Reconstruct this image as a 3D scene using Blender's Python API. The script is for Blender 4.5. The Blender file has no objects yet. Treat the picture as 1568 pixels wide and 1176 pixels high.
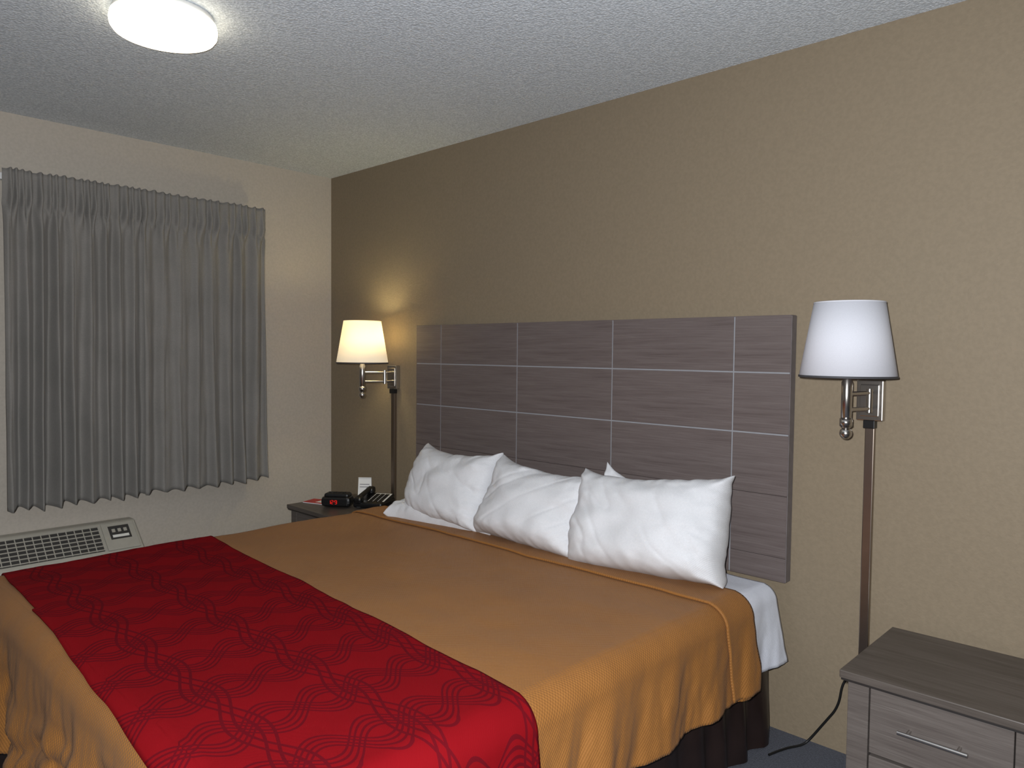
import bpy, bmesh, math, random
from mathutils import Vector, Matrix, noise, Euler
random.seed(4)
scene=bpy.context.scene
scene.view_settings.view_transform='Standard'
scene.view_settings.look='None'
PI=math.pi

# ---------------------------------------------------------------- materials
def lin(c):
    return tuple(((x/255)/12.92 if x/255<=0.04045 else (((x/255)+.055)/1.055)**2.4) for x in c)+(1,)
class NT:
    def __init__(s,name):
        s.m=bpy.data.materials.new(name); s.m.use_nodes=True
        s.t=s.m.node_tree; s.n=s.t.nodes; s.l=s.t.links
        s.b=s.n['Principled BSDF']; s.out=s.n['Material Output']
    def node(s,ty,**k):
        n=s.n.new(ty)
        for a,b in k.items(): setattr(n,a,b)
        return n
    def link(s,a,b): s.l.new(a,b)
    def coord(s,kind='Object',scale=(1,1,1)):
        tc=s.node('ShaderNodeTexCoord'); mp=s.node('ShaderNodeMapping')
        mp.inputs['Scale'].default_value=scale
        s.link(tc.outputs[kind],mp.inputs['Vector']); return mp.outputs[0]
    def noise(s,vec,scale,detail=4,rough=.5):
        n=s.node('ShaderNodeTexNoise'); n.inputs['Scale'].default_value=scale
        n.inputs['Detail'].default_value=detail; n.inputs['Roughness'].default_value=rough
        s.link(vec,n.inputs['Vector']); return n.outputs['Fac']
    def ramp(s,fac,stops):
        r=s.node('ShaderNodeValToRGB'); e=r.color_ramp.elements
        while len(e)<len(stops): e.new(.5)
        for i,(p,c) in enumerate(stops): e[i].position=p; e[i].color=c
        s.link(fac,r.inputs['Fac']); return r.outputs['Color']
    def bump(s,h,strength,dist):
        b=s.node('ShaderNodeBump'); b.inputs['Strength'].default_value=strength; b.inputs['Distance'].default_value=dist
        s.link(h,b.inputs['Height']); 
        s.link(b.outputs[0],s.b.inputs['Normal']); return b
    def math(s,op,a,b=None,c=None):
        n=s.node('ShaderNodeMath',operation=op)
        for i,v in enumerate((a,b,c)):
            if v is None: continue
            if isinstance(v,(int,float)): n.inputs[i].default_value=v
            else: s.link(v,n.inputs[i])
        return n.outputs[0]
def simple(name,col,rough=.5,metal=0,spec=.5,noise_amt=.06,nscale=30,bump=0,bdist=.002,bscale=200,sheen=0):
    t=NT(name); v=t.coord('Object')
    c=lin(col); a=tuple(max(0,x*(1-noise_amt*2)) for x in c[:3])+(1,); b=tuple(min(1,x*(1+noise_amt*2)) for x in c[:3])+(1,)
    t.link(t.ramp(t.noise(v,nscale),[(.3,a),(.7,b)]),t.b.inputs['Base Color'])
    t.b.inputs['Roughness'].default_value=rough; t.b.inputs['Metallic'].default_value=metal
    t.b.inputs['Specular IOR Level'].default_value=spec
    if sheen: t.b.inputs['Sheen Weight'].default_value=sheen
    if bump: t.bump(t.noise(v,bscale,2),bump,bdist)
    return t.m

def wall_mat(name,col,bs=.25,scale=120,dist=.004,amt=.04):
    t=NT(name); v=t.coord('Object'); c=lin(col)
    a=tuple(x*(1-amt) for x in c[:3])+(1,); b=tuple(x*(1+amt) for x in c[:3])+(1,)
    t.link(t.ramp(t.noise(v,scale*.6,3),[(.35,a),(.65,b)]),t.b.inputs['Base Color'])
    t.b.inputs['Roughness'].default_value=.62; t.b.inputs['Specular IOR Level'].default_value=.25
    h=t.math('ADD',t.noise(v,scale,3,.6),t.math('MULTIPLY',t.noise(v,scale*.3,2),.8))
    t.bump(h,bs,dist); return t.m
M_accent=wall_mat('accent_wall_paint',(129,116,97),.40,125,.0022)
M_cream=wall_mat('cream_wall_paint',(176,168,157),.35,125,.002)
def popcorn():
    t=NT('popcorn_ceiling'); v=t.coord('Object')
    vo=t.node('ShaderNodeTexVoronoi'); vo.inputs['Scale'].default_value=120; t.link(v,vo.inputs['Vector'])
    n=t.noise(v,110,5,.7)
    h=t.math('ADD',t.math('MULTIPLY',vo.outputs['Distance'],-.7),n)
    t.link(t.ramp(h,[(.0,lin((196,204,212))),(.5,lin((232,239,246)))]),t.b.inputs['Base Color'])
    t.b.inputs['Roughness'].default_value=.95; t.b.inputs['Specular IOR Level'].default_value=.1
    t.bump(h,.65,.005); return t.m
M_ceil=popcorn()
def carpet():
    t=NT('carpet'); v=t.coord('Object')
    t.link(t.ramp(t.noise(v,180,4,.7),[(.3,lin((62,64,72))),(.7,lin((98,101,112)))]),t.b.inputs['Base Color'])
    t.b.inputs['Roughness'].default_value=1; t.bump(t.noise(v,300,2),.8,.006); return t.m
M_floor=carpet()
def wood(name,c1,c2,c3,rough=.5,scale=(1.2,14,22)):
    t=NT(name); v=t.coord('Object',scale)
    w=t.noise(v,2.2,8,.65)
    v2=t.coord('Object',(scale[0]*3,scale[1]*7,scale[2]*7)); f=t.noise(v2,2.0,4,.6)
    k=t.math('ADD',t.math('MULTIPLY',w,.55),t.math('MULTIPLY',f,.45))
    t.link(t.ramp(k,[(.34,lin(c1)),(.5,lin(c2)),(.66,lin(c3))]),t.b.inputs['Base Color'])
    t.b.inputs['Roughness'].default_value=rough; t.b.inputs['Specular IOR Level'].default_value=.3
    t.bump(k,.15,.002); return t.m
M_hb=wood('headboard_laminate',(87,77,75),(99,89,87),(109,100,98),.5,(1.2,14,26))
M_hb_edge=simple('headboard_edge_band',(104,97,97),.5)
M_inlay=simple('inlay_strip',(145,146,151),.4,noise_amt=.02)
M_ns=wood('nightstand_laminate',(76,69,66),(92,85,81),(106,99,95))
M_ns_top=wood('nightstand_top_laminate',(66,60,55),(80,73,68),(94,87,82),.38)
M_nsdark=simple('nightstand_painted_shadow',(34,30,29),.5)  # dark colour painted in as shade under the top and behind the drawers
M_chrome=simple('brushed_nickel',(190,186,182),.24,1,noise_amt=.02)
M_pole=simple('pole_nickel',(150,138,128),.3,1,noise_amt=.02)
M_black=simple('black_plastic',(18,18,19),.35,noise_amt=.02)
M_white_pl=simple('white_plastic',(222,222,216),.4,noise_amt=.01)
M_beige=simple('ptac_beige_plastic',(165,161,150),.5,noise_amt=.02)
M_vent=simple('vent_shadow',(52,50,48),.7)
M_frame=simple('window_frame_white',(215,215,215),.5,noise_amt=.02)
M_glass=simple('window_glass_dark',(40,46,54),.08)
M_skirt=simple('satin_bed_skirt',(34,24,22),.38,noise_amt=.1,nscale=8,bump=.2,bscale=20,bdist=.01)
M_matt=simple('mattress_ticking',(215,215,215),.8)
M_cord=simple('cord_black',(14,14,14),.5)
M_red_paper=simple('red_print',(176,36,32),.5,noise_amt=.02)
M_paper=simple('white_paper',(225,225,225),.6,noise_amt=.01)

def fabric(name,c1,c2,rough=.85,wscale=420,bs=.25,wr=.3,sheen=.15,spec=.15):
    t=NT(name); tc=t.node('ShaderNodeTexCoord'); v=tc.outputs['UV']
    sep=t.node('ShaderNodeSeparateXYZ'); t.link(v,sep.inputs[0])
    a=t.math('SINE',t.math('MULTIPLY',sep.outputs[0],wscale*2)); b=t.math('SINE',t.math('MULTIPLY',sep.outputs[1],wscale*2))
    wv=t.math('MULTIPLY',a,b)
    o=t.coord('Object'); n=t.noise(o,6,4,.55); n2=t.noise(o,1.6,2)
    k=t.math('ADD',t.math('MULTIPLY',n,.6),t.math('MULTIPLY',t.noise(o,160,2),.4))
    t.link(t.ramp(k,[(.3,lin(c1)),(.7,lin(c2))]),t.b.inputs['Base Color'])
    t.b.inputs['Roughness'].default_value=rough; t.b.inputs['Specular IOR Level'].default_value=spec
    t.b.inputs['Sheen Weight'].default_value=sheen
    h=t.math('ADD',t.math('MULTIPLY',wv,.0006),t.math('MULTIPLY',n,.02*wr))
    t.bump(h,bs*4,1.0); return t.m
M_gold=fabric('gold_bedspread',(136,90,43),(147,99,50),.60,330,.2,.15,.04,.22)
M_pillow=fabric('white_pillowcase',(207,208,212),(219,220,224),.85,500,.1,.2,.03)
M_sheet=fabric('white_sheet',(200,203,214),(216,219,228),.8,500,.1,.3,.05)
M_curt=fabric('grey_curtain',(120,118,114),(134,131,127),.9,500,.1,.1,.1)
def runner_mat():
    t=NT('red_bed_runner_pattern'); tc=t.node('ShaderNodeTexCoord')
    sep=t.node('ShaderNodeSeparateXYZ'); t.link(tc.outputs['UV'],sep.inputs[0])
    u,v=sep.outputs[0],sep.outputs[1]
    # interlaced wavy double-line trellis
    s1=t.math('SINE',t.math('MULTIPLY',v,2*PI/.25))
    def lines(sign,P,A):
        q=t.math('DIVIDE',t.math('ADD',u,t.math('MULTIPLY',s1,sign*A)),P)
        f=t.math('ABSOLUTE',t.math('SUBTRACT',t.math('FRACT',q),.5))
        out=None
        for c in (.045,.125):
            g=t.math('LESS_THAN',t.math('ABSOLUTE',t.math('SUBTRACT',f,c)),.018)
            out=g if out is None else t.math('MAXIMUM',out,g)
        return out
    L=t.math('MAXIMUM',lines(1,.21,.05),lines(-1,.21,.05))
    s3=t.math('SINE',t.math('MULTIPLY',u,2*PI/.42))
    for sg in (1,-1):
        qv=t.math('DIVIDE',t.math('ADD',v,t.math('MULTIPLY',s3,.028*sg)),.25)
        fv=t.math('ABSOLUTE',t.math('SUBTRACT',t.math('FRACT',qv),.5))
        L2=t.math('LESS_THAN',t.math('ABSOLUTE',t.math('SUBTRACT',fv,.05)),.015)
        L=t.math('MAXIMUM',L,L2)
    mx=t.node('ShaderNodeMix',data_type='RGBA'); 
    mx.inputs['A'].default_value=lin((124,12,20)); mx.inputs['B'].default_value=lin((88,11,22))
    t.link(t.math('MULTIPLY',L,.85),mx.inputs['Factor'])
    t.link(mx.outputs['Result'],t.b.inputs['Base Color'])
    t.b.inputs['Roughness'].default_value=.8; t.b.inputs['Specular IOR Level'].default_value=.05
    a=t.math('SINE',t.math('MULTIPLY',u,2200)); b=t.math('SINE',t.math('MULTIPLY',v,2200))
    h=t.math('ADD',t.math('MULTIPLY',t.math('MULTIPLY',a,b),.0003),t.math('MULTIPLY',t.noise(t.coord('Object'),5,3),.0015))
    t.bump(h,.8,1); return t.m
M_run=runner_mat()
def emis(name,col,strength,base=(255,255,255)):
    t=NT(name); v=t.coord('Object')
    t.link(t.ramp(t.noise(v,5),[(.3,lin(base)),(.7,lin(base))]),t.b.inputs['Base Color'])
    t.b.inputs['Emission Color'].default_value=lin(col); t.b.inputs['Emission Strength'].default_value=strength
    return t.m
M_diff=emis('lit_diffuser',(255,240,208),5)
M_red=emis('red_led',(255,30,20),.8,(90,0,0))
def shade(name,col,em,estr,tr=.35):
    t=NT(name); v=t.coord('Object',(1,1,1))
    t.link(t.ramp(t.noise(v,400,2),[(.3,lin(col)),(.7,lin(tuple(min(255,c+6) for c in col)))]),t.b.inputs['Base Color'])
    t.b.inputs['Roughness'].default_value=.9; t.b.inputs['Specular IOR Level'].default_value=.1
    t.b.inputs['Emission Color'].default_value=lin(em); t.b.inputs['Emission Strength'].default_value=estr
    if tr:
        trn=t.node('ShaderNodeBsdfTranslucent'); trn.inputs['Color'].default_value=lin(em)
        mx=t.node('ShaderNodeMixShader'); mx.inputs[0].default_value=tr
        t.link(t.b.outputs[0],mx.inputs[1]); t.link(trn.outputs[0],mx.inputs[2]); t.link(mx.outputs[0],t.out.inputs['Surface'])
    return t.m
M_shade_off=shade('white_lampshade',(212,213,221),(255,255,255),0,.15)
M_shade_on=shade('lit_lampshade',(240,234,226),(255,244,218),.48,.45)
M_trim=simple('shade_trim_dark',(60,60,64),.6)
M_bulb=emis('bulb_glow',(255,220,150),8)

# ---------------------------------------------------------------- mesh helpers
def empty(name,loc=(0,0,0)):
    e=bpy.data.objects.new(name,None); e.location=loc; e.empty_display_size=.1
    scene.collection.objects.link(e); return e
def reg(ob,parent=None,mat=None,smooth=False):
    scene.collection.objects.link(ob)
    if mat: ob.data.materials.append(mat)
    if smooth:
        for p in ob.data.polygons: p.use_smooth=True
    if parent:
        ob.parent=parent; ob.matrix_parent_inverse=Matrix.Translation(-Vector(parent.location))
    return ob
def mesh(name,verts,faces,mat,parent=None,smooth=True,uvs=None,loc=(0,0,0)):
    me=bpy.data.meshes.new(name)
    L=Vector(loc)
    me.from_pydata([tuple(Vector(v)-L) for v in verts],[],faces); me.update()
    if uvs:
        uv=me.uv_layers.new(name='UVMap')
        for lp in me.loops: uv.data[lp.index].uv=uvs[lp.vertex_index]
    ob=bpy.data.objects.new(name,me); ob.location=loc
    return reg(ob,parent,mat,smooth)
def box(name,lo,hi,mat,parent=None,bev=.003,rot=None,seg=2):
    c=[(a+b)/2 for a,b in zip(lo,hi)]; s=[(b-a) for a,b in zip(lo,hi)]
    bm=bmesh.new(); bmesh.ops.create_cube(bm,size=1)
    for v in bm.verts: v.co=Vector([v.co[i]*s[i] for i in range(3)])
    if bev>0: bmesh.ops.bevel(bm,geom=bm.edges[:],offset=min(bev,min(s)*.45),segments=seg,affect='EDGES',profile=.5)
    me=bpy.data.meshes.new(name); bm.to_mesh(me); bm.free()
    ob=bpy.data.objects.new(name,me); ob.location=c
    if rot: ob.rotation_euler=rot
    return reg(ob,parent,mat,False)
def prism(name,poly,ax0,ax1,mat,parent=None,bev=.004):
    """polygon in (x,z) extruded along y from ax0 to ax1"""
    bm=bmesh.new()
    vs=[bm.verts.new((x,ax0,z)) for x,z in poly]; f=bm.faces.new(vs)
    r=bmesh.ops.extrude_face_region(bm,geom=[f])
    for v in r['geom']:
        if isinstance(v,bmesh.types.BMVert): v.co.y=ax1
    bmesh.ops.recalc_face_normals(bm,faces=bm.faces[:])
    if bev: bmesh.ops.bevel(bm,geom=bm.edges[:],offset=bev,segments=3,affect='EDGES',profile=.5)
    me=bpy.data.meshes.new(name); bm.to_mesh(me); bm.free()
    return reg(bpy.data.objects.new(name,me),parent,mat,False)
def lathe(name,prof,loc,mat,parent=None,n=48,closed=False):
    vs=[];fs=[]
    for r,z in prof:
        for i in range(n):
            a=2*PI*i/n; vs.append((loc[0]+r*math.cos(a),loc[1]+r*math.sin(a),loc[2]+z))
    m=len(prof)
    for j in range(m-1):
        for i in range(n):
            fs.append((j*n+i,j*n+(i+1)%n,(j+1)*n+(i+1)%n,(j+1)*n+i))
    if closed:
        fs.append(tuple(range(n-1,-1,-1))); fs.append(tuple((m-1)*n+i for i in range(n)))
    return mesh(name,vs,fs,mat,parent,True,loc=loc)
def tube(name,pts,r,mat,parent=None,res=8,cyc=False):
    cu=bpy.data.curves.new(name,'CURVE'); cu.dimensions='3D'; cu.bevel_depth=r; cu.bevel_resolution=4; cu.use_fill_caps=True
    s=cu.splines.new('NURBS' if len(pts)>2 else 'POLY'); s.points.add(len(pts)-1)
    for p,q in zip(s.points,pts): p.co=(*q,1)
    if len(pts)>2: s.order_u=3; s.use_endpoint_u=True; s.resolution_u=res
    cu.materials.append(mat)
    ob=bpy.data.objects.new(name,cu); scene.collection.objects.link(ob)
    # to mesh
    dg=bpy.context.evaluated_depsgraph_get(); me=bpy.data.meshes.new_from_object(ob.evaluated_get(dg))
    me.name=name
    bpy.data.objects.remove(ob); o=bpy.data.objects.new(name,me)
    for p in me.polygons: p.use_smooth=True
    scene.collection.objects.link(o)
    if parent: o.parent=parent; o.matrix_parent_inverse=Matrix.Translation(-Vector(parent.location))
    return o
def fbm(x,y,z=0,o=3):
    return noise.fractal(Vector((x,y,z)),1.0,2.0,o)

# ---------------------------------------------------------------- room shell
H=2.44; X1=5.6; Y1=-4.3
box('floor',(-.1,Y1-.1,-.1),(X1+.1,.1,0),M_floor,bev=0)
box('ceiling',(-.1,Y1-.1,H),(X1+.1,.1,H+.1),M_ceil,bev=0)
box('wall_back',(-.1,0,0),(X1+.1,.1,H),M_accent,bev=0)
box('wall_left',(-.1,Y1,0),(0,0,H),M_cream,bev=0)
box('wall_right',(X1,Y1,0),(X1+.1,0,H),M_cream,bev=0)
box('wall_front',(-.1,Y1-.1,0),(X1+.1,Y1,H),M_cream,bev=0)

# window (behind curtain)
w=empty('window_1',(0.02,-1.15,1.4))
wy0,wy1,wz0,wz1=-1.72,-.62,.80,2.06
box('glass',(.004,wy0+.03,wz0+.03),(.010,wy1-.03,wz1-.03),M_glass,w,0)
box('frame_top',(.002,wy0,wz1-.05),(.03,wy1,wz1),M_frame,w)
box('frame_bottom',(.002,wy0,wz0),(.03,wy1,wz0+.05),M_frame,w)
box('frame_left',(.002,wy0,wz0+.05),(.03,wy0+.05,wz1-.05),M_frame,w)
box('frame_right',(.002,wy1-.05,wz0+.05),(.03,wy1,wz1-.05),M_frame,w)
box('frame_mullion',(.004,-1.19,wz0+.05),(.028,-1.15,wz1-.05),M_frame,w)

# ---------------------------------------------------------------- curtains
cur=empty('pleated_curtains',(.1,-1.13,2.16))
box('curtain_track',(.07,-1.80,2.115),(.10,-.50,2.145),M_frame,cur,.003)
for yy in (-1.7,-1.13,-.56): box('track_bracket',(.0,yy-.012,2.11),(.075,yy+.012,2.15),M_frame,cur,.002)
def curtain(name,y0,y1,nf,seed,ztop=2.162,zbot=.62):
    NU,NV=nf*26,80
    vs=[];uv=[]
    def sm(a,b,x):
        x=min(1,max(0,(x-a)/(b-a))); return x*x*(3-2*x)
    for j in range(NV+1):
        v=j/NV; 
        z=ztop+(zbot-ztop)*v
        d=ztop-z
        hd=sm(.12,.24,d)
        for i in range(NU+1):
            u=i/NU
            pu=u*nf*2*PI
            ph=pu+2.0*fbm(u*nf*.30,seed*3.1,v*.35)+hd*1.1*v*fbm(u*5,seed,2+v*1.2)
            ampn=fbm(u*nf*.42,seed*7.7,v*.7)
            f=math.sin(ph)+.22*math.sin(2*ph+.8)
            low=(.0120+.0125*v)*max(.3,1.0+1.1*ampn)*f + .010*fbm(u*nf*1.3,v*2.2,seed+20)
            # header: flat band broken by pinch pleats
            ph2=pu*1.0+1.6*fbm(u*nf*.8,seed*1.3,7)
            r=abs(math.sin(ph2+.3))**5
            head=(.012+.014*math.exp(-((d-.12)/.05)**2))*r*(1+.7*fbm(u*nf,seed,d*3))-.004+.005*fbm(u*nf*2.2,d*30,seed)
            waist=math.exp(-((d-.150)/.020)**2)
            gath=.008*math.sin(ph2*2.0+1+3*fbm(u*nf*.7,seed,2))*math.exp(-((d-.19)/.055)**2)
            x=.118+head*(1-hd)+low*hd+gath-.014*waist*(1-r)+.006*waist*r
            y=y0+(y1-y0)*u
            w=1+.015*v
            y=(y0+y1)/2+(y-(y0+y1)/2)*w+.005*hd*math.cos(ph)
            zz=z+(.012*fbm(u*nf*.6,seed)-.006*math.sin(ph))*v**4*1.0+ (1-v)**6*(.006*r+.004*fbm(u*6,seed))
            vs.append((x,y,zz)); uv.append((u*(y1-y0)*1.6,z))
    fs=[(j*(NU+1)+i,j*(NU+1)+i+1,(j+1)*(NU+1)+i+1,(j+1)*(NU+1)+i) for j in range(NV) for i in range(NU)]
    o=mesh(name,vs,fs,M_curt,cur,True,uv,loc=(.1,(y0+y1)/2,1.4))
    m=o.modifiers.new('thick','SOLIDIFY'); m.thickness=.002
    return o
curtain('curtain_panel_a',-1.762,-1.165,9,1)
curtain('curtain_panel_b',-1.172,-.505,8,5,2.160,.625)

# ---------------------------------------------------------------- air conditioner
ac=empty('air_conditioner',(.1,-1.75,0))
yb,ya=-2.30,-1.205
prism('casing',[(.003,.0),(.003,.495),(.07,.495),(.205,.375),(.22,.33),(.22,.0)],yb,ya,M_beige,ac,.010)
# slanted deck direction
p0=Vector((.07,0,.495)); p1=Vector((.205,0,.375)); dr=(p1-p0); Ls=dr.length; dr/=Ls; nn=Vector((-dr.z,0,dr.x)); 
ang=math.atan2(-dr.z,dr.x)
def deck(name,a0,a1,y0,y1,h0,h1,mat,bev=.001):
    c=p0+dr*((a0+a1)/2)+nn*((h0+h1)/2)
    hx=(a1-a0)/2;hz=(h1-h0)/2
    o=box(name,(-hx,-(y1-y0)/2,-hz),(hx,(y1-y0)/2,hz),mat,None,bev)
    o.location=(c.x,(y0+y1)/2,c.z); o.rotation_euler=(0,ang,0)
    o.parent=ac; o.matrix_parent_inverse=Matrix.Translation(-ac.location); return o
deck('vent_recess',.018,Ls-.012,-2.26,-1.385,-.002,.0012,M_vent,0)
for k in range(7):
    a=.022+k*(Ls-.04)/6; deck('vent_slat',a-.0022,a+.0022,-2.26,-1.385,.001,.007,M_beige)
for k in range(26):
    y=-2.26+k*.875/25; deck('vent_bar',.018,Ls-.014,y-.0022,y+.0022,.001,.006,M_beige)
deck('control_lid',.012,Ls-.006,-1.372,-1.222,.0,.010,M_beige,.004)
deck('control_recess',.035,.115,-1.345,-1.25,.0095,.0112,M_vent,0)
for k,y in enumerate((-1.325,-1.298,-1.271)):
    deck('control_button',.055,.075,y-.008,y+.008,.011,.016,M_beige,.002)
deck('control_label',.09,.105,-1.335,-1.26,.011,.0125,M_white_pl,0)

# ---------------------------------------------------------------- headboard
hb=empty('headboard',(1.937,-.02,1.03))
xs=[.902,1.104,1.654,2.206,2.758,2.972]; zs=[.554,.64,.862,1.080,1.300,1.505]
box('backing_panel',(.902,-.030,.554),(2.972,-.002,1.505),M_hb_edge,hb,.001)
g=.0028
for i in range(5):
    for j in range(5):
        x0=xs[i]+(g if i>0 else 0); x1=xs[i+1]-(g if i<4 else 0)
        lowrow = j<2
        z0=zs[j]+(g if j>2 else (.0006 if j else 0)); z1=zs[j+1]-(g if 2<=j<4 else (.0006 if j<2 else 0))
        box('laminate_panel',(x0,-.042,z0),(x1,-.029,z1),M_hb,hb,.0006,seg=1)
for x in xs[1:-1]: box('inlay_vertical',(x-g,-.039,.556),(x+g,-.030,1.503),M_inlay,hb,0)
for z in zs[3:-1]: box('inlay_horizontal',(.904,-.0392,z-g),(2.970,-.0302,z+g),M_inlay,hb,0)
box('end_cap',(2.9722,-.041,.556),(2.975,-.003,1.503),M_hb_edge,hb,0)

# ---------------------------------------------------------------- bed
bed=empty('king_bed',(1.95,-1.1,0))
BX0,BX1,BYF,ZT,RR=1.00,2.90,-1.99,.548,.055
box('box_spring',(.985,-2.02,.10),(2.915,-.07,.29),M_matt,bed,.02)
box('mattress',(.975,-2.03,.285),(2.925,-.065,.535),M_matt,bed,.05,seg=4)
for xx in (1.08,2.82):
    for yy in (-.2,-1.9): box('bed_leg',(xx-.03,yy-.03,0),(xx+.03,yy+.03,.11),M_black,bed)
def topz(s,t): return .010*fbm(s*1.3,t*1.3,3,2)+.0035*fbm(s*4+t*2,t*5,9,3)
def drape(s,t,off,flare=.14,amp=.013,yh=None):
    dx=max(0,s-BX1,BX0-s); sx=1 if s>BX1 else -1
    dy=max(0,BYF-t)
    bx=min(max(s,BX0),BX1); by=max(t,BYF)
    d=max(dx,dy)
    z=ZT+topz(bx,by)
    if d<=0: return (bx,by,z+off)
    hy=math.hypot(dx,dy); D=(sx*dx/hy,-dy/hy)
    q=RR*PI/2
    if d<q:
        a=d/RR; h=RR*math.sin(a); v=RR*(1-math.cos(a)); n_h=math.sin(a); n_v=math.cos(a); L=0
    else:
        L=d-q; h=RR+flare*L; v=RR+L*.985; n_h=1; n_v=0
    per=(by if dx>dy else bx)+.2*math.atan2(dx,dy+1e-6)
    k=min(1,(d/.12))**1.5
    lean=per*1.0+ .35*d*(1 if sx>0 else -1)
    fold=amp*k*(math.sin(lean*24+2.2*fbm(lean*3,7,0))*(.6+.6*fbm(lean*2.5,3,1))+.5*fbm(lean*14,d*5,5))
    if dy>dx: fold+=.010*k*math.sin(d*42+bx*9+4*fbm(bx*3,d*5,12))*max(0,.45+fbm(bx*2.2,d*4,31))*min(1,dy*6)
    h+=fold*(.4+min(1.2,L/.18))
    h=max(h,.2*RR)
    return (bx+D[0]*(h+n_h*off),by+D[1]*(h+n_h*off),z+off*n_v-v)
def cloth(name,s0,s1,t0f,t1f,off,mat,ns,nt,thick=.005,**k):
    vs=[];uv=[]
    for j in range(nt+1):
        for i in range(ns+1):
            s=s0+(s1-s0)*i/ns
            t0=t0f(s);t1=t1f(s); t=t0+(t1-t0)*j/nt
            vs.append(drape(s,t,off,**k)); uv.append((s,t))
    fs=[(j*(ns+1)+i,(j+1)*(ns+1)+i,(j+1)*(ns+1)+i+1,j*(ns+1)+i+1) for j in range(nt) for i in range(ns)]
    o=mesh(name,vs,fs,mat,bed,True,uv,loc=(1.95,-1.1,.5))
    m=o.modifiers.new('thick','SOLIDIFY'); m.thickness=thick; m.offset=1
    return o
DR=.315
cloth('fitted_sheet',BX0-.27,BX1+.29,lambda s:-.068,lambda s:-.62,.0,M_sheet,240,50,.003,flare=.17,amp=.012)
hd=lambda s:-.305-.03*max(0,(1.7-s))*.5+.008*fbm(s*3,1)
cloth('bedspread',BX0-DR,BX1+DR,hd,lambda s:BYF-.40,.012,M_gold,300,240,.006)
cloth('bedspread_fold',BX0-DR+.01,BX1+DR-.01,lambda s:hd(s)+.004,lambda s:-.475-.02*(2.9-s)*.3+.006*fbm(s*3,5),.021,M_gold,300,16,.007)
rt=lambda s:-1.215-.075*(min(max(s,.95),2.95)-.95)+.012*fbm(s*2,11)
rb=lambda s:-1.962-.05*(min(max(s,.95),2.95)-.95)+.006*fbm(s*2,17)
cloth('bed_runner',BX0-DR+.0,BX1+DR-.0,rt,rb,.021,M_run,280,90,.005)
# pleated skirt
vs=[];uv=[];path=[]
def pth():
    a=(.962,-.09);b=(.962,-2.045);c=(2.94,-2.045);d=(2.94,-.09)
    for p,q,nx,ny in ((a,b,-1,0),(b,c,0,-1),(c,d,1,0)):
        n=int(math.hypot(q[0]-p[0],q[1]-p[1])/.008)
        for i in range(n):
            yield p[0]+(q[0]-p[0])*i/n,p[1]+(q[1]-p[1])*i/n,nx,ny
    yield d[0],d[1],1,0
P=list(pth()); NZ=12
for j in range(NZ+1):
    z=.32-.312*j/NZ
    for i,(x,y,nx,ny) in enumerate(P):
        f=(.005+.010*j/NZ)*(math.sin(i*.33+2*fbm(i*.02,2))+.6*fbm(i*.09,j*.08,4))+.014*j/NZ
        vs.append((x+nx*f,y+ny*f,z)); uv.append((i*.008,z))
n=len(P)
fs=[(j*n+i,(j+1)*n+i,(j+1)*n+i+1,j*n+i+1) for j in range(NZ) for i in range(n-1)]
mesh('bed_skirt',vs,fs,M_skirt,bed,True,uv,loc=(1.95,-1.1,.15))

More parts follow.
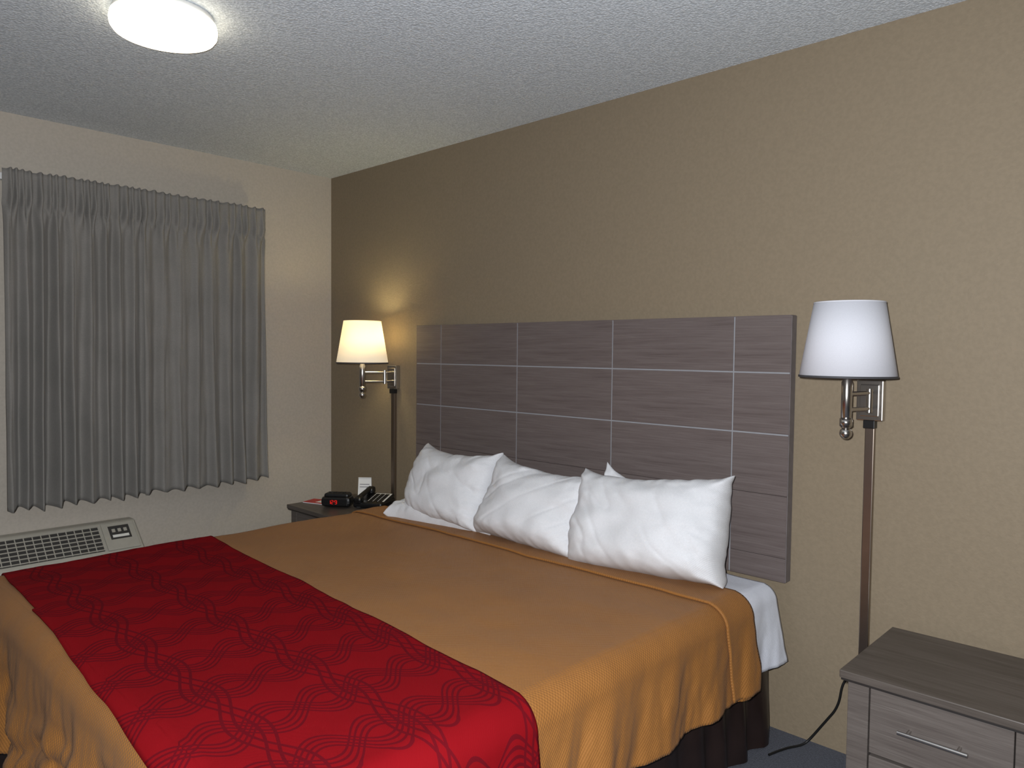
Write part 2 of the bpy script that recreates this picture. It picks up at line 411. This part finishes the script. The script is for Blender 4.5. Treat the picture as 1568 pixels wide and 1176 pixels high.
# ---------------------------------------------------------------- pillows
def pillow(c,W,Hh,T,tilt,yaw=0,roll=0,seed=0,name='pillow',sag=.03):
    nu,nv=72,52; vs=[];fs=[];uv=[]
    for side in (1,-1):
        for j in range(nv+1):
            v=-1+2*j/nv
            for i in range(nu+1):
                u=-1+2*i/nu
                cu,cv=abs(u)**6,abs(v)**6
                x=W/2*u*(.945+.055*cv+ .02*fbm(v*1.5,seed,2)*(abs(u)))
                y=Hh/2*v*(.925+.075*cu+ .03*fbm(u*1.7,seed,5)*abs(v))
                y-= sag*(1-u*u)*max(0,v)
                e=max(0,(1-u**4)*(1-v**4))
                th=T/2*(e**.46)*(1-.22*v)
                edge=(1-e)
                w1=fbm(u*1.5+seed*3.3,v*1.3,seed*1.7+side,2)*.018
                # a few long soft creases running off the corners
                q=(u*.9+v*.5) if seed%2 else (u*.8-v*.6)
                cr=1-abs(fbm(q*3.0+seed*2,(u-v)*.55+side*4,seed*2.2,2))*3.0
                w2=max(0,cr)**3*-.006*(.3+abs(u))
                seam=.006*math.sin(u*34+3*fbm(u*3,seed))*math.exp(-((1-abs(v))/.10)**2)+.006*math.sin(v*26+3*fbm(v*3,seed))*math.exp(-((1-abs(u))/.08)**2)
                amp=min(1,e*2.2)
                z=side*(th+(w1+w2)*amp+seam*min(1,e*6)*.8)+.014*fbm(u*2,v*2,seed+9)*edge*2
                x+=.004*fbm(u*4,v*4,seed+3)*amp
                vs.append((x,y,z)); uv.append((u*W/2+side,v*Hh/2))
    N=(nu+1)*(nv+1)
    for j in range(nv):
        for i in range(nu):
            a=j*(nu+1)+i; fs.append((a,a+1,a+nu+2,a+nu+1))
            b=a+N; fs.append((b,b+nu+1,b+nu+2,b+1))
    me=bpy.data.meshes.new(name); me.from_pydata(vs,[],fs); me.update()
    u_=me.uv_layers.new(name='UVMap')
    for lp in me.loops: u_.data[lp.index].uv=uv[lp.vertex_index]
    bm=bmesh.new(); bm.from_mesh(me); bmesh.ops.remove_doubles(bm,verts=bm.verts[:],dist=.0012); bm.to_mesh(me); bm.free()
    for p in me.polygons: p.use_smooth=True
    me.materials.append(M_pillow)
    ob=bpy.data.objects.new(name,me); ob.location=c
    ob.rotation_euler=(Matrix.Rotation(yaw,3,'Z')@Matrix.Rotation(tilt,3,'X')@Matrix.Rotation(roll,3,'Z')).to_euler()
    scene.collection.objects.link(ob)
    m=ob.modifiers.new('s','SUBSURF'); m.levels=1; m.render_levels=1
    return ob
R=math.radians
pillow((1.470,-.275,.732),.56,.385,.25,R(70),R(-3),R(1),1)
pillow((2.025,-.285,.722),.58,.375,.27,R(67),R(2),R(-3),2)
pillow((2.555,-.285,.740),.64,.405,.28,R(69),R(3),R(4),3)
pillow((2.47,-.165,.705),.50,.40,.08,R(76),R(0),R(-5),4,sag=.05)
pillow((1.48,-.26,.605),.66,.34,.12,R(6),R(8),R(0),5)

# ---------------------------------------------------------------- nightstands
def nightstand(x0,y0,handles=True):
    W,D,Ht=.48,.455,.50
    n=empty('nightstand',(x0+W/2,y0-D/2,0))
    yf=y0-D
    box('top_board',(x0,yf,Ht-.022),(x0+W,y0,Ht),M_ns_top,n,.003)
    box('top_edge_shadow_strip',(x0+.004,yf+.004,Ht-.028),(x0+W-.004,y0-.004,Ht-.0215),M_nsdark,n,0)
    bx0,bx1=x0+.018,x0+W-.018; bf=yf+.018
    for a,b in ((bx0,bx0+.055),(bx1-.055,bx1)):
        box('front_stile',(a,bf,0),(b,bf+.04,Ht-.027),M_ns,n,.002)
        box('rear_post',(a,y0-.045,0),(b,y0-.006,Ht-.027),M_ns,n,.002)
    box('side_panel',(bx0+.003,bf+.04,.07),(bx0+.02,y0-.045,Ht-.027),M_ns,n,.001)
    box('side_panel',(bx1-.02,bf+.04,.07),(bx1-.003,y0-.045,Ht-.027),M_ns,n,.001)
    box('back_panel',(bx0+.05,y0-.02,.07),(bx1-.05,y0-.008,Ht-.027),M_ns,n,0)
    box('bottom_panel',(bx0+.02,bf+.03,.07),(bx1-.02,y0-.02,.088),M_ns,n,0)
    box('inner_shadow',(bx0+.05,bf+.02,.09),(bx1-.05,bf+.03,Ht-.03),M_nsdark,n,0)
    for z0,z1 in ((.288,.466),(.095,.280)):
        box('drawer_front',(bx0+.058,bf+.002,z0),(bx1-.058,bf+.022,z1),M_ns,n,.002)
        zc=z0+(z1-z0)*.53; xc=(bx0+bx1)/2-.006
        tube('drawer_pull',[(xc-.08,bf-.028,zc),(xc+.08,bf-.028,zc)],.0055,M_chrome,n)
        for dx in (-.058,.058): tube('pull_post',[(xc+dx,bf+.004,zc),(xc+dx,bf-.028,zc)],.0045,M_chrome,n)
    return n
nightstand(3.334,-.06)
nightstand(.300,-.025)

# ---------------------------------------------------------------- wall lamps
def sconce(px,sx,lit,zb=.30):
    L=empty('swing_arm_sconce',(px,-.02,1.21))
    box('wall_plate',(px-.042,-.028,1.150),(px+.042,-.001,1.285),M_chrome,L,.004)
    box('plate_inner',(px-.030,-.032,1.165),(px+.030,-.026,1.270),M_chrome,L,.003)
    box('cord_channel',(px-.015,-.020,zb),(px+.015,-.001,1.151),M_pole,L,.003)
    box('channel_clip',(px-.018,-.030,1.125),(px+.018,-.001,1.152),M_black,L,.002)
    sy=-.20
    # double swing arm
    ex=px+.005
    for z in (1.245,1.195):
        tube('arm_rod',[(px,-.03,z),(px+.02,-.09,z)],.0065,M_chrome,L)
        tube('arm_rod',[(px+.02,-.09,z),(sx,sy,z)],.0065,M_chrome,L)
    tube('arm_hinge',[(px+.02,-.09,1.182),(px+.02,-.09,1.258)],.010,M_chrome,L)
    lathe('lamp_stem',[(0,-.17),(.006,-.169),(.007,-.160),(.004,-.155),(.016,-.150),(.0165,-.01),(.012,0),(.009,.03),(.009,.07),(.016,.075),(.016,.12),(0,.12)],(sx,sy,1.29),M_chrome,L,32)
    lathe('finial_ball',[(.019*math.sin(a*PI/12),-.019*math.cos(a*PI/12)) for a in range(13)],(sx,sy,1.121),M_chrome,L,24)
    lathe('switch_collar',[(0,-.012),(.019,-.012),(.019,.012),(0,.012)],(sx,sy,1.155),M_chrome,L,24)
    m=M_shade_on if lit else M_shade_off
    s=lathe('shade',[(.142,.0),(.1025,.232)],(sx,sy,1.297),m,L,64)
    sm=s.modifiers.new('t','SOLIDIFY'); sm.thickness=.0015
    lathe('shade_bottom_trim',[(.1425,-.0015),(.1435,.0),(.143,.005),(.141,.005),(.1405,-.0015),(.1425,-.0015)],(sx,sy,1.297),M_trim if not lit else M_trim,L,64)
    lathe('shade_top_ring',[(.1035,-.003),(.104,.0),(.1015,.001),(.1005,-.003),(.1035,-.003)],(sx,sy,1.529),m,L,64)
    for a in range(3):
        th=a*2*PI/3+.3
        tube('spider_spoke',[(sx,sy,1.515),(sx+.101*math.cos(th),sy+.101*math.sin(th),1.525)],.0015,M_chrome,L)
    tube('harp_rod',[(sx,sy,1.41),(sx,sy,1.515)],.003,M_chrome,L)
    b=lathe('bulb',[(.0,-.03),(.014,-.03),(.016,-.01),(.030,.025),(.031,.045),(.022,.068),(0,.078)],(sx,sy,1.42),M_bulb if lit else M_white_pl,L,24)
    b.location=(sx,sy,1.42)
    if lit:
        ld=bpy.data.lights.new('lamp_light','POINT'); ld.energy=4.6; ld.color=(1,.86,.45); ld.shadow_soft_size=.03
        lo=bpy.data.objects.new('lamp_light',ld); lo.location=(sx+.02,sy+.05,1.475); scene.collection.objects.link(lo)
        lo.parent=L; lo.matrix_parent_inverse=Matrix.Translation(-L.location)
    return L
sconce(3.234,3.222,False,.30)
sconce(.662,.625,True,.505)
c=empty('lamp_cord',(3.2,-.03,.1))
tube('cord',[(3.222,-.012,.31),(3.205,-.02,.29),(3.175,-.03,.26),(3.165,-.03,.17),(3.12,-.03,.10),(3.07,-.035,.02),(3.055,-.06,.005),(3.02,-.12,.005),(3.0,-.2,.005)],.004,M_cord,c)

# ---------------------------------------------------------------- ceiling light
cl=empty('ceiling_light',(1.57,-1.62,2.44))
lathe('metal_pan',[(0,0),(.135,0),(.150,-.004),(.152,-.022),(.148,-.026),(0,-.026)],(1.57,-1.62,2.4395),M_frame,cl,72)
lathe('diffuser',[(.146,-.022),(.157,-.024),(.160,-.040),(.158,-.055),(.150,-.066),(.13,-.073),(.08,-.079),(.0,-.081)],(1.57,-1.62,2.4395),M_diff,cl,72)

# ---------------------------------------------------------------- items on the left nightstand
zt=.5005
ck=empty('alarm_clock',(.55,-.31,zt))
def part(parent,name,lo,hi,mat,bev,origin,rz,rx=0):
    o=box(name,lo,hi,mat,None,bev)
    m=Matrix.Translation(origin)@Matrix.Rotation(rz,4,'Z')@Matrix.Rotation(rx,4,'X')@Matrix.Translation(o.location)
    o.matrix_world=m; o.parent=parent; o.matrix_parent_inverse=Matrix.Translation(-parent.location); return o
O=(.55,-.31,zt); rz=R(38)
part(ck,'clock_body',(-.085,-.045,.003),(.085,.05,.062),M_black,.022,O,rz)
part(ck,'clock_top_dome',(-.07,-.03,.05),(.07,.045,.078),M_black,.013,O,rz)
part(ck,'clock_lens',(-.07,-.049,.014),(.07,-.043,.052),M_black,.003,O,rz)
seg={'a':(0,1),'b':(1,.5),'c':(1,-.5),'d':(0,-1),'e':(-1,-.5),'f':(-1,.5),'g':(0,0)}
for k,(cx,ss) in enumerate(((-.030,'bc'),(-.014,'abged'),(.006,'abcdgf'))):
    for ch in ss:
        a,b=seg[ch]; hx,hz=(.0045,.0011) if ch in 'adg' else (.0011,.0045)
        x=cx+a*.0058; z=.034+b*.0095
        part(ck,'led_segment',(x-hx,-.0505,z-hz),(x+hx,-.0488,z+hz),M_red,0,O,rz)
for x in (-.04,-.015,.01,.035): part(ck,'clock_button',(x-.008,-.005,.077),(x+.008,.015,.081),M_black,.001,O,rz)
ph=empty('desk_phone',(.665,-.145,zt)); O=(.665,-.145,zt); rz=R(30)
part(ph,'phone_base',(-.085,-.10,.004),(.085,.10,.034),M_black,.010,O,rz,R(0))
part(ph,'phone_deck',(-.083,-.095,.018),(.083,.10,.040),M_black,.008,O,rz,R(10))
part(ph,'faceplate',(-.020,-.07,.0395),(.075,.085,.0415),M_paper,.0005,O,rz,R(10))
for a in range(5):
    for b in range(3):
        part(ph,'key',(-.012+b*.028,-.062+a*.027,.041),(.010+b*.028,-.040+a*.027,.0455),M_black,.001,O,rz,R(10))
part(ph,'handset_grip',(-.070,-.07,.062),(-.040,.085,.080),M_black,.008,O,rz,R(10))
part(ph,'handset_mouthpiece',(-.078,-.10,.040),(-.032,-.050,.078),M_black,.012,O,rz,R(10))
part(ph,'handset_earpiece',(-.078,.055,.040),(-.032,.105,.078),M_black,.012,O,rz,R(10))
pts=[]
for i in range(120):
    a=i*.9; f=i/119; pts.append((.640+.04*f,-.245-.012*math.sin(f*PI)+.0*f+.004*math.cos(a),.506+.004*math.sin(a)))
tube('handset_coil_cord',pts,.0018,M_cord,ph,3)
tc=empty('tent_card',(.47,-.09,zt)); O=(.48,-.085,zt); rz=R(42)
part(tc,'card_front',(-.038,-.001,.0),(.038,.001,.12),M_paper,0,O,rz,R(-10))
part(tc,'card_back',(-.038,.039,.0),(.038,.041,.12),M_paper,0,O,rz,R(10))
part(tc,'card_print',(-.028,-.002,.07),(.028,-.0011,.073),M_trim,0,O,rz,R(-10))
part(tc,'card_print',(-.028,-.002,.085),(.028,-.0011,.088),M_trim,0,O,rz,R(-10))
br=empty('brochure',(.36,-.3,zt)); O=(.37,-.32,zt); rz=R(20)
part(br,'brochure_sheet',(-.07,-.05,.0),(.07,.05,.004),M_paper,0,O,rz)
part(br,'brochure_cover_panel',(-.07,-.05,.004),(-.005,.05,.0055),M_red_paper,0,O,rz)
part(br,'brochure_banner',(-.005,-.05,.004),(.07,-.03,.0055),M_red_paper,0,O,rz)

# ---------------------------------------------------------------- camera
C=Vector((4.066,-2.595,1.361)); yaw,pit,rol=R(46.259),R(-2.387),R(.581)
f=Vector((-math.cos(yaw)*math.cos(pit),math.sin(yaw)*math.cos(pit),math.sin(pit)))
r=f.cross(Vector((0,0,1))).normalized(); u=r.cross(f)
r2=math.cos(rol)*r+math.sin(rol)*u; u2=-math.sin(rol)*r+math.cos(rol)*u
cam=bpy.data.cameras.new('camera'); co=bpy.data.objects.new('camera',cam); scene.collection.objects.link(co)
M=Matrix.Identity(4)
for i in range(3): M[i][0]=r2[i];M[i][1]=u2[i];M[i][2]=-f[i];M[i][3]=C[i]
co.matrix_world=M; cam.sensor_width=36; cam.lens=1135.6/1568*36; cam.clip_start=.02
scene.camera=co
# camera flash (a real light beside the lens)
fl=bpy.data.lights.new('camera_flash','SPOT'); fl.energy=290; fl.spot_size=R(165); fl.spot_blend=.8; fl.shadow_soft_size=.02; fl.color=(.96,.98,1)
fo=bpy.data.objects.new('camera_flash',fl); scene.collection.objects.link(fo)
M2=M.copy(); 
for i in range(3): M2[i][3]=C[i]-.05*r2[i]+.05*u2[i]
fo.matrix_world=M2
# faint ambient
wd=bpy.data.worlds.new('world'); scene.world=wd; wd.use_nodes=True
wd.node_tree.nodes['Background'].inputs[0].default_value=(.05,.055,.06,1)
